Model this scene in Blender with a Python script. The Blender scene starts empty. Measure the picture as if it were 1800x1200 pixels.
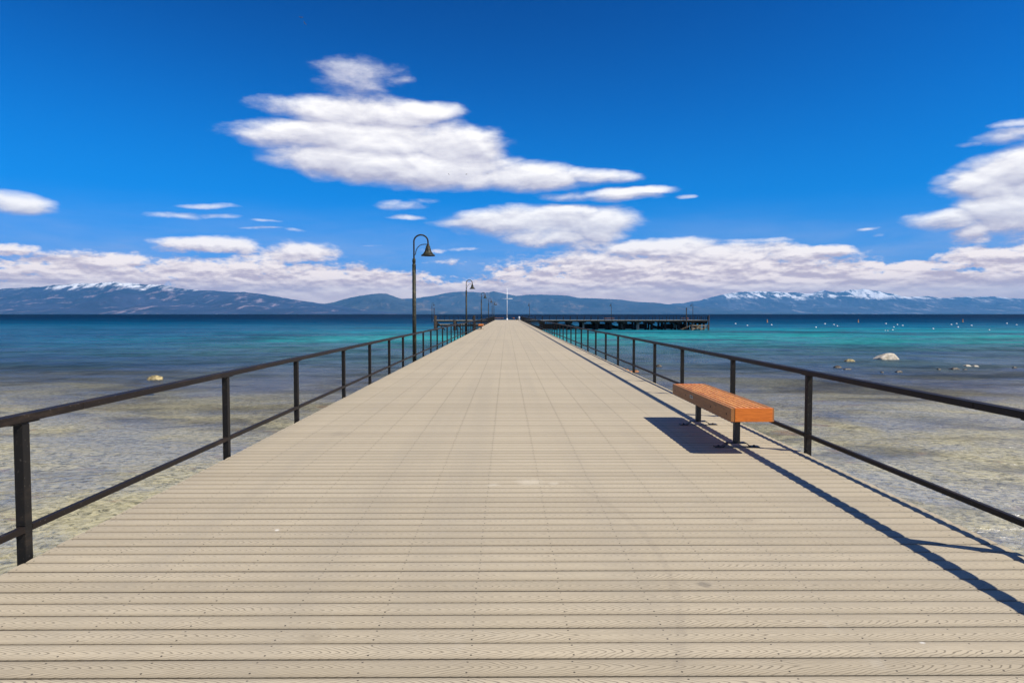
import bpy, bmesh, math, random
from mathutils import Vector, noise
R = math.radians
random.seed(7)
scn = bpy.context.scene
C = scn.collection

# ------------------------------------------------------------------ camera
F = 1200.0            # focal length in pixels of the 1800 px wide frame
VX, VY = 891.0, 551.5  # where the pier runs to
HCAM = 1.5
cam_d = bpy.data.cameras.new("camera"); cam = bpy.data.objects.new("camera", cam_d); C.objects.link(cam)
cam_d.sensor_width = 36; cam_d.lens = 24.0; cam_d.clip_start = 0.05; cam_d.clip_end = 90000
cam.location = (0, 0, HCAM)
cam.rotation_euler = (R(90 - 2.314), 0, R(-0.43))
scn.camera = cam

# ------------------------------------------------------------------ light
SUN_EL, SUN_AZ = 50.1, 115.6      # azimuth clockwise from +Y
sun_d = bpy.data.lights.new("sun", 'SUN'); sun = bpy.data.objects.new("sun", sun_d); C.objects.link(sun)
sun_d.energy = 5.0; sun_d.angle = R(0.5); sun_d.color = (1.0, 0.93, 0.80)
sv = Vector((math.cos(R(SUN_EL))*math.sin(R(SUN_AZ)), math.cos(R(SUN_EL))*math.cos(R(SUN_AZ)), math.sin(R(SUN_EL))))
sun.rotation_euler = sv.to_track_quat('Z', 'Y').to_euler()
scn.view_settings.view_transform = 'Standard'; scn.view_settings.look = 'None'
scn.view_settings.exposure = 0.30; scn.view_settings.gamma = 1.0
scn.cycles.volume_bounces = 0
scn.cycles.max_bounces = 8
scn.cycles.transparent_max_bounces = 12

# ------------------------------------------------------------------ node helper
class G:
    """writes node trees as expressions"""
    def __init__(s, nt): s.nt = nt
    def n(s, t, **kw):
        nd = s.nt.nodes.new(t)
        for k, v in kw.items(): setattr(nd, k, v)
        return nd
    def put(s, sock, v):
        if isinstance(v, bpy.types.NodeSocket): s.nt.links.new(v, sock)
        elif v is not None:
            if isinstance(v, tuple) and len(v) == 3 and sock.type == 'RGBA': v = v + (1.0,)
            sock.default_value = v
    def m(s, op, a, b=None, c=None, clamp=False):
        nd = s.n('ShaderNodeMath', operation=op); nd.use_clamp = clamp
        for i, v in enumerate((a, b, c)):
            if v is not None: s.put(nd.inputs[i], v)
        return nd.outputs[0]
    def add(s, a, b): return s.m('ADD', a, b)
    def sub(s, a, b): return s.m('SUBTRACT', a, b)
    def mul(s, a, b): return s.m('MULTIPLY', a, b)
    def v(s, op, a, b=None, c=None, out=0):
        nd = s.n('ShaderNodeVectorMath', operation=op)
        for i, x in enumerate((a, b, c)):
            if x is not None: s.put(nd.inputs[i], x)
        return nd.outputs[out]
    def xyz(s, x, y, z=0.0):
        nd = s.n('ShaderNodeCombineXYZ')
        for i, q in enumerate((x, y, z)): s.put(nd.inputs[i], q)
        return nd.outputs[0]
    def sep(s, a):
        nd = s.n('ShaderNodeSeparateXYZ'); s.put(nd.inputs[0], a); return nd.outputs
    def noise(s, vec, scale=1.0, detail=4.0, rough=0.5, dist=0.0, lac=2.0, color=False):
        nd = s.n('ShaderNodeTexNoise'); s.put(nd.inputs['Vector'], vec)
        nd.inputs['Scale'].default_value = scale; nd.inputs['Detail'].default_value = detail
        nd.inputs['Roughness'].default_value = rough; nd.inputs['Distortion'].default_value = dist
        nd.inputs['Lacunarity'].default_value = lac
        return nd.outputs['Color' if color else 0]
    def voro(s, vec, scale=1.0, feature='F1', out='Distance', rand=1.0):
        nd = s.n('ShaderNodeTexVoronoi', feature=feature); s.put(nd.inputs['Vector'], vec)
        nd.inputs['Scale'].default_value = scale; nd.inputs['Randomness'].default_value = rand
        return nd.outputs[out]
    def rng(s, v, a, b, c=0.0, d=1.0, smooth=True):
        nd = s.n('ShaderNodeMapRange', interpolation_type='SMOOTHSTEP' if smooth else 'LINEAR')
        s.put(nd.inputs[0], v)
        for i, q in enumerate((a, b, c, d)): s.put(nd.inputs[i+1], q)
        return nd.outputs[0]
    def mix(s, f, a, b, blend='MIX'):
        nd = s.n('ShaderNodeMix', data_type='RGBA', blend_type=blend)
        s.put(nd.inputs[0], f); s.put(nd.inputs[6], a); s.put(nd.inputs[7], b)
        return nd.outputs[2]
    def ramp(s, f, stops, interp='LINEAR'):
        nd = s.n('ShaderNodeValToRGB'); s.put(nd.inputs[0], f); cr = nd.color_ramp; cr.interpolation = interp
        while len(cr.elements) > 1: cr.elements.remove(cr.elements[-1])
        cr.elements[0].position = stops[0][0]; cr.elements[0].color = (*stops[0][1], 1)
        for p, c in stops[1:]:
            e = cr.elements.new(p); e.color = (*c, 1)
        return nd.outputs[0]
    def bump(s, h, strength=0.5, dist=0.01, normal=None):
        nd = s.n('ShaderNodeBump'); nd.inputs['Strength'].default_value = strength
        nd.inputs['Distance'].default_value = dist; s.put(nd.inputs['Height'], h)
        if normal is not None: s.put(nd.inputs['Normal'], normal)
        return nd.outputs[0]
def mat(name):
    m = bpy.data.materials.new(name); m.use_nodes = True; m.node_tree.nodes.clear(); g = G(m.node_tree)
    out = g.n('ShaderNodeOutputMaterial')
    return m, g, out
def principled(g, out, col, rough=0.6, spec=0.5, metal=0.0, normal=None):
    p = g.n('ShaderNodeBsdfPrincipled'); g.put(p.inputs['Base Color'], col); g.put(p.inputs['Roughness'], rough)
    g.put(p.inputs['Specular IOR Level'], spec); g.put(p.inputs['Metallic'], metal)
    if normal is not None: g.put(p.inputs['Normal'], normal)
    g.nt.links.new(p.outputs[0], out.inputs[0]); return p

# ------------------------------------------------------------------ sky
def ang(px, py):
    """photo pixel -> azimuth, elevation (x1200) of the sky direction"""
    x, z = (px - VX)/F, (VY - py)/F
    az = math.atan2(x, 1.0); el = math.atan2(z, math.hypot(x, 1.0))
    return az*1200, el*1200
BLOBS = [  # centre x, y, half width, half height, weight
    (622,142,100,38,.62),(580,128,60,22,.5),(700,155,60,16,.4),
    (640,206,165,33,1),(735,203,95,22,.9),(560,240,140,24,1),
    (652,250,215,33,1.1),(520,246,115,17,.9),(800,262,85,42,1.1),(640,290,160,32,1.1),(760,300,150,34,1.1),
    (890,314,140,26,1.0),(700,318,90,18,.7),(950,318,80,17,.9),
    (1045,312,92,15,.72),(1010,325,80,9,.45),
    (1000,346,75,12,.65),(1085,342,85,13,.8),(1140,334,62,9,.75),(1206,343,26,5,.4),
    (705,360,62,11,.55),(745,353,52,8,.45),(722,382,42,7,.55),
    (955,390,175,26,.95),(870,392,115,15,.8),(1065,392,72,32,.95),(960,415,95,22,.8),(925,370,70,12,.6),(1000,372,90,14,.8),
    (28,357,75,23,.95),(60,366,50,9,.6),
    (372,361,62,7,.62),(320,377,72,9,.6),(390,380,45,7,.5),(475,392,40,4,.33),(525,409,30,5,.4),(470,405,60,3,.3),
    (365,431,100,16,1),(300,430,45,6,.5),(532,443,72,20,1),(590,450,30,8,.6),
    (15,440,60,13,.8),(175,455,110,19,.85),(90,450,60,8,.5),(655,432,45,4,.35),(800,440,70,6,.35),(790,461,60,7,.4),
    (1790,300,95,42,1.1),(1740,322,85,34,1.05),(1690,318,62,16,.7),(1660,340,48,22,.5),(1770,370,110,38,1.1),(1680,384,95,19,1),(1720,395,60,30,.8),
    (1860,340,120,90,1.1),(1765,240,75,15,.62),(1790,220,60,12,.6),(1715,252,40,7,.5),(1532,405,22,5,.5),(1556,416,20,4,.35),
    (1320,425,68,7,.62),(1270,433,45,6,.5),(1450,437,45,12,.9),(1400,447,70,16,1),
    (1160,436,110,17,1.05),(1040,430,90,18,.7),(1290,455,120,26,1.1),
    (1620,470,110,14,1),(1740,452,90,22,1),(1840,440,70,26,1),(1530,462,30,9,.8),
    # the long low bank
    (120,512,330,60,.88),(420,500,260,53,.92),(640,512,200,36,.9),(850,520,240,30,.9),(1120,495,260,64,1.0),
    (1380,500,200,56,.98),(1650,505,220,45,1.0),(1850,500,200,60,1.0),(900,545,1500,34,1.2)]
def make_world():
    w = bpy.data.worlds.new("World"); scn.world = w; w.use_nodes = True
    nt = w.node_tree; nt.nodes.clear(); g = G(nt); out = g.n('ShaderNodeOutputWorld')
    grp = bpy.data.node_groups.new("cloud_field", 'ShaderNodeTree')
    grp.interface.new_socket("P", in_out='INPUT', socket_type='NodeSocketVector')
    grp.interface.new_socket("D", in_out='OUTPUT', socket_type='NodeSocketFloat')
    h = G(grp); gi = h.n('NodeGroupInput'); go = h.n('NodeGroupOutput'); P0 = gi.outputs[0]
    # wind-drawn warp of the outlines
    wn = h.noise(h.v('MULTIPLY', P0, (0.008, 0.022, 1)), 1, 5, 0.5, color=True)
    P = h.v('MULTIPLY_ADD', h.v('SUBTRACT', wn, (.5, .5, .5)), (70, 26, 0), P0)
    acc = None
    for (cx, cy, rx, ry, wt) in BLOBS:
        l, _ = ang(cx-rx, cy); r, _ = ang(cx+rx, cy)
        c0, t = ang(cx, cy-ry); _, b = ang(cx, cy+ry)
        rx_, ry_ = (r-l)/2*1.2, (t-b)/2*1.2; ux, uy = (l+r)/2, (t+b)/2
        q = h.v('MULTIPLY_ADD', P, (1/rx_, 1/ry_, 0.0), (-ux/rx_, -uy/ry_, 0.0))
        d = h.v('DOT_PRODUCT', q, q, out=1)
        s = h.m('MULTIPLY_ADD', d, -0.8*(1.0 if wt > .7 else .7), wt*.8*(1.0 if wt > .7 else .78))
        acc = s if acc is None else h.m('MAXIMUM', acc, s)
    acc = h.m('MAXIMUM', acc, -1.0)
    low = h.rng(h.sep(P0)[1], 60, 150, 1.0, 0.0)                 # lower clouds are rougher cumulus
    n1 = h.noise(h.v('MULTIPLY', P0, (0.010, 0.024, 1)), 1, 9, 0.54, 0.2)
    n2 = h.noise(h.v('MULTIPLY', P0, (0.045, 0.10, 1)), 1, 8, 0.62, 0.1)
    amp = h.add(h.mul(h.sub(n1, .5), h.m('MULTIPLY_ADD', low, 0.35, 1.0)), h.mul(h.sub(n2, .5), h.m('MULTIPLY_ADD', low, 1.25, .20)))
    grp.links.new(h.add(acc, amp), go.inputs[0])

    tc = g.n('ShaderNodeTexCoord'); d = g.sep(g.v('NORMALIZE', tc.outputs['Generated']))
    az = g.mul(g.m('ARCTAN2', d[0], d[1]), 1200.0); el = g.mul(g.m('ARCSINE', d[2]), 1200.0)
    P = g.xyz(az, el, 0.0)
    def field(dx, dy):
        nd = g.n('ShaderNodeGroup'); nd.node_tree = grp
        g.put(nd.inputs[0], g.v('ADD', P, (dx, dy, 0.0)) if (dx or dy) else P); return nd.outputs[0]
    f0 = field(0, 0); f1 = field(4, 10)
    lowk = g.rng(el, 40, 125, 1.0, 0.0)
    alpha = g.rng(f0, 0.04, g.m('MULTIPLY_ADD', lowk, -.25, .62))
    relief = g.sub(f0, f1)                                        # top rims face the sun, undersides do not
    def puff(dx, dy):
        return g.noise(g.v('MULTIPLY', g.v('ADD', P, (dx, dy, 0.0)), (.014, .055, 1)), 1, 7, .58, .1)
    p0 = puff(0, 0); pr = g.sub(p0, puff(2.5, 5))
    broad = g.noise(g.v('MULTIPLY', P, (.0055, .020, 1)), 1, 3, .5)
    hi_lit = g.m('ADD', g.mul(relief, 1.45), g.rng(f0, .1, .85, .30, .62))
    hi_lit = g.add(g.add(hi_lit, g.mul(g.sub(broad, .5), 1.1)), g.mul(pr, .35))
    calm = g.rng(el, 15, 75)                                     # contrast sinks into the haze near the horizon
    lo_lit = g.add(g.mul(calm, g.add(g.mul(pr, 5.5), g.mul(relief, .6))), g.rng(p0, .36, .64, g.m('MULTIPLY_ADD', calm, -.02, .22), g.m('MULTIPLY_ADD', calm, .52, .42)))
    lo_lit = g.add(lo_lit, g.mul(g.sub(broad, .5), 1.2))
    lit = g.m('ADD', g.mul(hi_lit, g.sub(1.0, lowk)), g.mul(lo_lit, lowk), clamp=True)
    warm = g.rng(el, 30, 150, 1.0, 0.0)
    shade_c = g.mix(warm, (.42, .41, .53), (.74, .54, .50)); light_c = g.mix(warm, (1.0, .97, .95), (1.30, 1.05, .87))
    ccol = g.mix(lit, shade_c, light_c)
    # thin high veil, thicker towards the horizon
    vn = g.noise(g.v('MULTIPLY', P, (.004, .022, 1)), 1, 5, .6, .3)
    veil = g.mul(g.rng(el, 50, 200, .45, 0), g.rng(vn, .30, .75, .35, 1.0))
    nv = g.sub(1.0, g.mul(g.sub(1.0, alpha), g.sub(1.0, veil)))
    ccol = g.mix(g.m('DIVIDE', alpha, g.m('MAXIMUM', nv, .001)), (.62, .60, .66), ccol); alpha = nv
    # unseen broken cloud behind the viewer, added as pale fill for the shadows
    bk = g.noise(g.v('MULTIPLY', tc.outputs['Generated'], (2.2, 2.2, 4.5)), 1, 5, .55)
    bka = g.mul(g.rng(bk, .44, .62, 0, .50), g.rng(d[1], -.10, -.40)); bka = g.mul(bka, g.rng(d[2], 0, .1))
    alpha = g.m('MAXIMUM', alpha, bka); ccol = g.mix(bka, ccol, (.84, .80, .84))
    sky = g.n('ShaderNodeTexSky'); sky.sky_type = 'NISHITA'; sky.sun_disc = False
    sky.sun_elevation = R(SUN_EL); sky.sun_rotation = R(SUN_AZ); sky.altitude = 1900
    sky.air_density = 1.0; sky.dust_density = 0.1; sky.ozone_density = 4.0
    # polarised look: deep towards the zenith, soft shoulder towards the horizon
    q = g.v('MULTIPLY', sky.outputs[0], (.10, 1/2.9, 1/4.82)); q3 = g.v('MULTIPLY', g.v('MULTIPLY', q, q), q)
    den = g.v('MULTIPLY_ADD', q3, (1.5, 1.5, 1.5), (1.0, 1.0, 1.0))
    scol = g.v('MULTIPLY', g.v('DIVIDE', q3, den), SKY_K)
    b1 = g.n('ShaderNodeBackground'); g.put(b1.inputs[0], scol); b1.inputs[1].default_value = 0.12
    b2 = g.n('ShaderNodeBackground'); g.put(b2.inputs[0], ccol); b2.inputs[1].default_value = 0.95
    ms = g.n('ShaderNodeMixShader'); g.put(ms.inputs[0], alpha)
    nt.links.new(b1.outputs[0], ms.inputs[1]); nt.links.new(b2.outputs[0], ms.inputs[2])
    nt.links.new(ms.outputs[0], out.inputs[0])
    w.cycles.sampling_method = 'MANUAL'; w.cycles.sample_map_resolution = 512
SKY_K = (0.0, 3.50, 11.3)
make_world()

# ------------------------------------------------------------------ mesh helper
class MB:
    def __init__(s): s.bm = bmesh.new()
    def quadbox(s, corners):            # 8 corners: bottom 4, top 4
        v = [s.bm.verts.new(c) for c in corners]
        for f in ((3,2,1,0),(4,5,6,7),(0,1,5,4),(1,2,6,5),(2,3,7,6),(3,0,4,7)):
            s.bm.faces.new([v[i] for i in f])
    def box(s, x0, x1, y0, y1, z0, z1):
        s.quadbox([(x0,y0,z0),(x1,y0,z0),(x1,y1,z0),(x0,y1,z0),(x0,y0,z1),(x1,y0,z1),(x1,y1,z1),(x0,y1,z1)]); return s
    def bbox(s, x0, x1, y0, y1, z0, z1, b=0.005):
        t = bmesh.new(); o = s.bm; s.bm = t; s.box(x0,x1,y0,y1,z0,z1); s.bm = o
        bmesh.ops.bevel(t, geom=t.edges[:], offset=b, segments=2, affect='EDGES', profile=.6)
        me = bpy.data.meshes.new("tmp"); t.to_mesh(me); t.free(); s.bm.from_mesh(me); bpy.data.meshes.remove(me); return s
    def bar(s, a, b, w, h):             # rectangular bar between points
        a, b = Vector(a), Vector(b); d = (b-a).normalized()
        up = Vector((0,0,1)) if abs(d.z) < .95 else Vector((0,1,0))
        sx = d.cross(up).normalized()*w/2; sz = sx.cross(d).normalized()*h/2
        s.quadbox([a-sx-sz, a+sx-sz, b+sx-sz, b-sx-sz, a-sx+sz, a+sx+sz, b+sx+sz, b-sx+sz]); return s
    def tube(s, pts, r, n=14, cap=True):
        pts = [Vector(p) for p in pts]; rs = r if isinstance(r, (list, tuple)) else [r]*len(pts)
        rings = []; prev = None
        for i, p in enumerate(pts):
            d = (pts[min(i+1, len(pts)-1)] - pts[max(i-1, 0)]).normalized()
            if prev is None:
                up = Vector((0,1,0)) if abs(d.y) < .9 else Vector((1,0,0)); u = d.cross(up).normalized()
            else: u = (prev - d*prev.dot(d)).normalized()
            prev = u; w = d.cross(u)
            rings.append([s.bm.verts.new(p + (u*math.cos(2*math.pi*k/n) + w*math.sin(2*math.pi*k/n))*rs[i]) for k in range(n)])
        for a, b in zip(rings, rings[1:]):
            for k in range(n):
                f = s.bm.faces.new((a[k], a[(k+1)%n], b[(k+1)%n], b[k])); f.smooth = True
        if cap: s.bm.faces.new(rings[0][::-1]); s.bm.faces.new(rings[-1])
        return s
    def lathe(s, prof, c=(0,0,0), n=24):
        c = Vector(c); rings = []
        for (r, z) in prof:
            rings.append([s.bm.verts.new(c + Vector((max(r,.0008)*math.cos(2*math.pi*k/n), max(r,.0008)*math.sin(2*math.pi*k/n), z))) for k in range(n)])
        for a, b in zip(rings, rings[1:]):
            for k in range(n):
                f = s.bm.faces.new((a[k], a[(k+1)%n], b[(k+1)%n], b[k])); f.smooth = True
        return s
    def build(s, name, m=None, parent=None, loc=None):
        bmesh.ops.recalc_face_normals(s.bm, faces=s.bm.faces[:])
        me = bpy.data.meshes.new(name); s.bm.to_mesh(me); s.bm.free()
        o = bpy.data.objects.new(name, me); C.objects.link(o)
        if m: me.materials.append(m)
        if parent: o.parent = parent
        if loc: o.location = loc
        return o
def tag(o, label=None, cat=None, group=None, kind=None):
    for k, v in (('label', label), ('category', cat), ('group', group), ('kind', kind)):
        if v: o[k] = v
    return o
def empty(name, loc=(0,0,0), rz=0.0):
    o = bpy.data.objects.new(name, None); C.objects.link(o); o.location = loc; o.rotation_euler = (0,0,rz)
    o.empty_display_size = .3; return o
def copy_tree(o, parent=None):
    c = o.copy(); C.objects.link(c)
    if parent: c.parent = parent
    for ch in [x for x in C.objects if x.parent == o]: copy_tree(ch, c)
    return c

# ------------------------------------------------------------------ materials
def deck_material():
    m, g, out = mat("composite_decking")
    geo = g.n('ShaderNodeNewGeometry').outputs['Position']; x, y, z = g.sep(geo)
    row = g.m('FLOOR', g.m('DIVIDE', y, PITCH)); v = g.m('FRACT', g.m('DIVIDE', y, PITCH))
    wn = g.n('ShaderNodeTexWhiteNoise'); wn.noise_dimensions = '1D'; g.put(wn.inputs['W'], row); rnd = wn.outputs['Value']
    wn2 = g.n('ShaderNodeTexWhiteNoise'); wn2.noise_dimensions = '1D'; g.put(wn2.inputs['W'], g.add(row, 51.3)); rnd2 = wn2.outputs['Value']
    vc = g.sub(v, g.m('MULTIPLY_ADD', rnd2, .3, .35))
    wob = g.noise(g.xyz(g.mul(x, 1.1), g.add(g.mul(v, .8), g.mul(row, 7.3)), g.mul(row, 3.1)), 1, 3, .5)
    wob2 = g.noise(g.xyz(g.mul(x, 8.0), g.add(g.mul(v, 3), g.mul(row, 7.3)), g.mul(row, 3.1)), 1, 2, .5)
    # cathedral grain: nested chevrons pointing along the board
    t = g.add(g.add(g.mul(x, 21.0), g.mul(g.m('POWER', g.m('ABSOLUTE', vc), 1.25), 12.0)), g.add(g.mul(wob, 7.0), g.mul(wob2, 1.3)))
    t = g.add(t, g.mul(rnd, 40.0))
    s = g.m('ABSOLUTE', g.sub(g.m('FRACT', t), .5))
    line = g.rng(s, 0.32, 0.46)
    gate = g.rng(g.noise(g.xyz(g.mul(x, 3.0), g.mul(v, 3.0), g.mul(row, 2.7)), 1, 3, .6), .30, .52)
    line = g.mul(line, g.m('MULTIPLY_ADD', gate, .75, .25))
    fine = g.noise(g.xyz(g.mul(x, 14), g.mul(y, 420), 0.0), 1, 3, .6)
    near = g.rng(y, 2.2, 9.0, 1.0, 0.0)
    tone = g.noise(g.v('MULTIPLY', geo, (.35, .22, 1)), 1, 4, .55)
    blotch = g.noise(geo, 5.0, 5, .65)
    base = g.mix(tone, (.435, .372, .265), (.570, .490, .352))
    base = g.mix(g.mul(rnd, .55), base, (.345, .290, .200))
    base = g.mix(g.rng(blotch, .45, .75, 0, .18), base, (.47, .42, .33))
    base = g.mix(g.mul(g.rng(fine, .42, .62), .16), base, (.20, .17, .12))
    base = g.mix(g.mul(line, g.m('MULTIPLY_ADD', near, .60, .07)), base, (.085, .066, .042))
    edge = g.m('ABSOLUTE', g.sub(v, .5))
    base = g.mix(g.rng(edge, .26, .46, 0, .42), base, (.22, .18, .12))        # boards get darker towards the gaps
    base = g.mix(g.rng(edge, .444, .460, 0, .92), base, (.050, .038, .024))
    jst = g.m('ABSOLUTE', g.mul(g.sub(g.m('FRACT', g.m('DIVIDE', g.add(x, 1.9765 + SCREW*20.5), SCREW)), .5), SCREW))
    base = g.mix(g.mul(g.rng(jst, .004, .022, .20, 0), g.rng(y, 4, 12)), base, (.16, .13, .09))
    # faint trodden streaks running along the pier, and scuffs
    st = g.noise(g.v('MULTIPLY', geo, (2.2, .05, 1)), 1, 3, .5)
    base = g.mix(g.rng(st, .42, .70, 0, .20), base, (.27, .24, .19))
    sc = g.noise(g.v('MULTIPLY', g.v('ADD', geo, (3, 1, 0)), (2.6, 1.6, 1)), 1, 5, .6, .8)
    base = g.mix(g.rng(sc, .66, .80, 0, .28), base, (.55, .51, .43))
    def spot(cx, cy, r0, r1, col, k, base):
        q = g.v('MULTIPLY_ADD', g.v('SUBTRACT', g.noise(geo, 9, 3, .6, color=True), (.5, .5, .5)), (r1*1.6, r1*1.6, 0), geo)
        dd = g.v('DISTANCE', q, (cx, cy, 0.0), out=1)
        return g.mix(g.rng(dd, r0, r1, k, 0), base, col)
    for cx, cy, r0, r1, col, k in ((.20, 6.05, .01, .17, (.68,.62,.50), .32), (-.12, 5.95, .01, .09, (.66,.61,.50), .3), (.42, 6.0, .01, .06, (.66,.61,.50), .3), (1.10, 3.72, .015, .06, (.10,.09,.08), .45),
            (.62, 5.1, .005, .03, (.12,.10,.08), .5), (-1.6, 4.7, .004, .022, (.75,.72,.65), .7), (1.75, 4.9, .01, .09, (.25,.21,.15), .4), (-.9, 3.1, .01, .10, (.24,.20,.14), .35), (1.9, 3.05, .004, .02, (.78,.75,.68), .7), (-2.1, 8.5, .02, .2, (.26,.22,.16), .35)):
        base = spot(cx, cy, r0, r1, col, k, base)
    # one arc of a tyre scuff
    rr = g.v('DISTANCE', geo, (-3.35, 4.2, 0.0), out=1)
    arc = g.mul(g.rng(g.m('ABSOLUTE', g.sub(rr, 4.3)), .012, .035, 1, 0), g.rng(y, 3.9, 9, 1, 0))
    base = g.mix(g.mul(arc, g.m('MULTIPLY_ADD', gate, .10, .02)), base, (.12, .10, .08))
    # screw heads over the joists
    fx = g.mul(g.sub(g.m('FRACT', g.m('DIVIDE', g.add(x, 1.9765 + SCREW*20.5), SCREW)), .5), SCREW)
    jit = g.mul(g.sub(rnd, .5), .014)
    vy = g.mul(g.sub(g.m('ABSOLUTE', g.sub(v, .5)), .30), PITCH)
    dd = g.m('SQRT', g.add(g.m('POWER', g.add(fx, jit), 2.0), g.m('POWER', vy, 2.0)))
    scr = g.rng(dd, .0035, .0060, 1, 0)
    base = g.mix(g.mul(scr, .92), base, (.035, .03, .025))
    hgt = g.add(g.mul(line, -.6), g.add(g.mul(fine, .25), g.mul(scr, -1.0)))
    principled(g, out, base, .62, .35, normal=g.bump(hgt, .35, .0015))
    return m
PITCH, SCREW = 0.146, 0.4527

def paint_material(name, col=(.016, .012, .010), wear=(.060, .040, .027), amt=.5, rough=.42):
    m, g, out = mat(name); tc = g.n('ShaderNodeNewGeometry').outputs['Position']
    a = g.noise(g.v('MULTIPLY', tc, (9, 2.2, 12)), 1, 6, .7); b = g.noise(tc, 46, 4, .6)
    f = g.mul(g.rng(a, .52, .72), amt); c = g.mix(f, col, wear)
    c = g.mix(g.mul(g.rng(b, .64, .70), .55*amt), c, (.25, .22, .19))
    principled(g, out, c, g.m('MULTIPLY_ADD', a, .35, rough-.05), .16, normal=g.bump(b, .12, .002))
    return m
def wood_material(name, c1, c2, dark, rough=.42, axis=1):
    m, g, out = mat(name); tc = g.n('ShaderNodeTexCoord').outputs['Object']
    sc = (26, 1.6, 26) if axis == 1 else (1.6, 26, 26)
    oi = g.n('ShaderNodeObjectInfo').outputs['Random']
    p = g.v('ADD', g.v('MULTIPLY', tc, sc), g.xyz(g.mul(oi, 37.0), g.mul(oi, 11.0), 0.0))
    n = g.noise(p, 1, 5, .6, 1.2); w = g.m('FRACT', g.mul(n, 7.0))
    f = g.rng(w, .1, .9); c = g.mix(f, c1, c2)
    knots = g.voro(g.v('MULTIPLY', tc, (5.5, 2.3, 6.5)), 1); c = g.mix(g.rng(knots, .05, .13, .85, 0), c, dark)
    st = g.noise(g.v('MULTIPLY', tc, (7, 1.3, 8)), 1, 5, .7); c = g.mix(g.rng(st, .55, .78, 0, .6), c, dark)
    c = g.mix(g.mul(oi, .40), c, g.mix(.5, c, dark))
    principled(g, out, c, rough, .5, normal=g.bump(n, .2, .002)); return m
def simple_material(name, c1, c2, scale=3.0, rough=.7, spec=.4, metal=0.0, bump=.2, bd=.01):
    m, g, out = mat(name); tc = g.n('ShaderNodeTexCoord').outputs['Object']
    n = g.noise(tc, scale, 6, .62); c = g.mix(g.rng(n, .32, .68), c1, c2)
    principled(g, out, c, rough, spec, metal, g.bump(n, bump, bd)); return m

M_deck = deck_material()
M_rail = paint_material("black_rail_paint")
M_post = paint_material("black_post_paint", (.014,.013,.012), (.06,.045,.032), .4)
M_lamp = paint_material("bronze_black_lamp_metal", (.026,.028,.020), (.11,.095,.055), .9, .34)
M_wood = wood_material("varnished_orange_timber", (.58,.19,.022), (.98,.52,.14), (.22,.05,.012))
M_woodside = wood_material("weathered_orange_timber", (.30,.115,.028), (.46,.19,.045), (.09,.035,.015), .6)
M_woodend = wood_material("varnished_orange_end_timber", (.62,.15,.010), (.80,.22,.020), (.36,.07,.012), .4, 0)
M_black = simple_material("black_powder_coated_steel", (.010,.010,.011), (.022,.021,.021), 30, .45, .5)
M_steelbeam = simple_material("weathered_pier_steel", (.05,.045,.04), (.14,.11,.085), 2.0, .7)
M_oldwood = simple_material("weathered_pier_timber", (.016,.013,.011), (.048,.038,.029), 1.2, .85, .2)
M_fasc = simple_material("pale_edge_timber", (.22,.20,.16), (.36,.33,.27), 2.0, .75)
M_tan = simple_material("tan_stair_timber", (.22,.15,.08), (.42,.31,.19), 1.0, .8)
M_white = simple_material("white_paint", (.72,.73,.74), (.84,.84,.82), 8, .45, .5, 0, .05)
M_plate = simple_material("brushed_metal_plate", (.35,.36,.34), (.55,.55,.52), 60, .4, .5, .6)
M_buoy = simple_material("white_buoy_plastic", (.75,.75,.73), (.85,.85,.84), 5, .4)
M_buoyo = simple_material("orange_marker_plastic", (.42,.19,.07), (.55,.26,.10), 5, .5)

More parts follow.
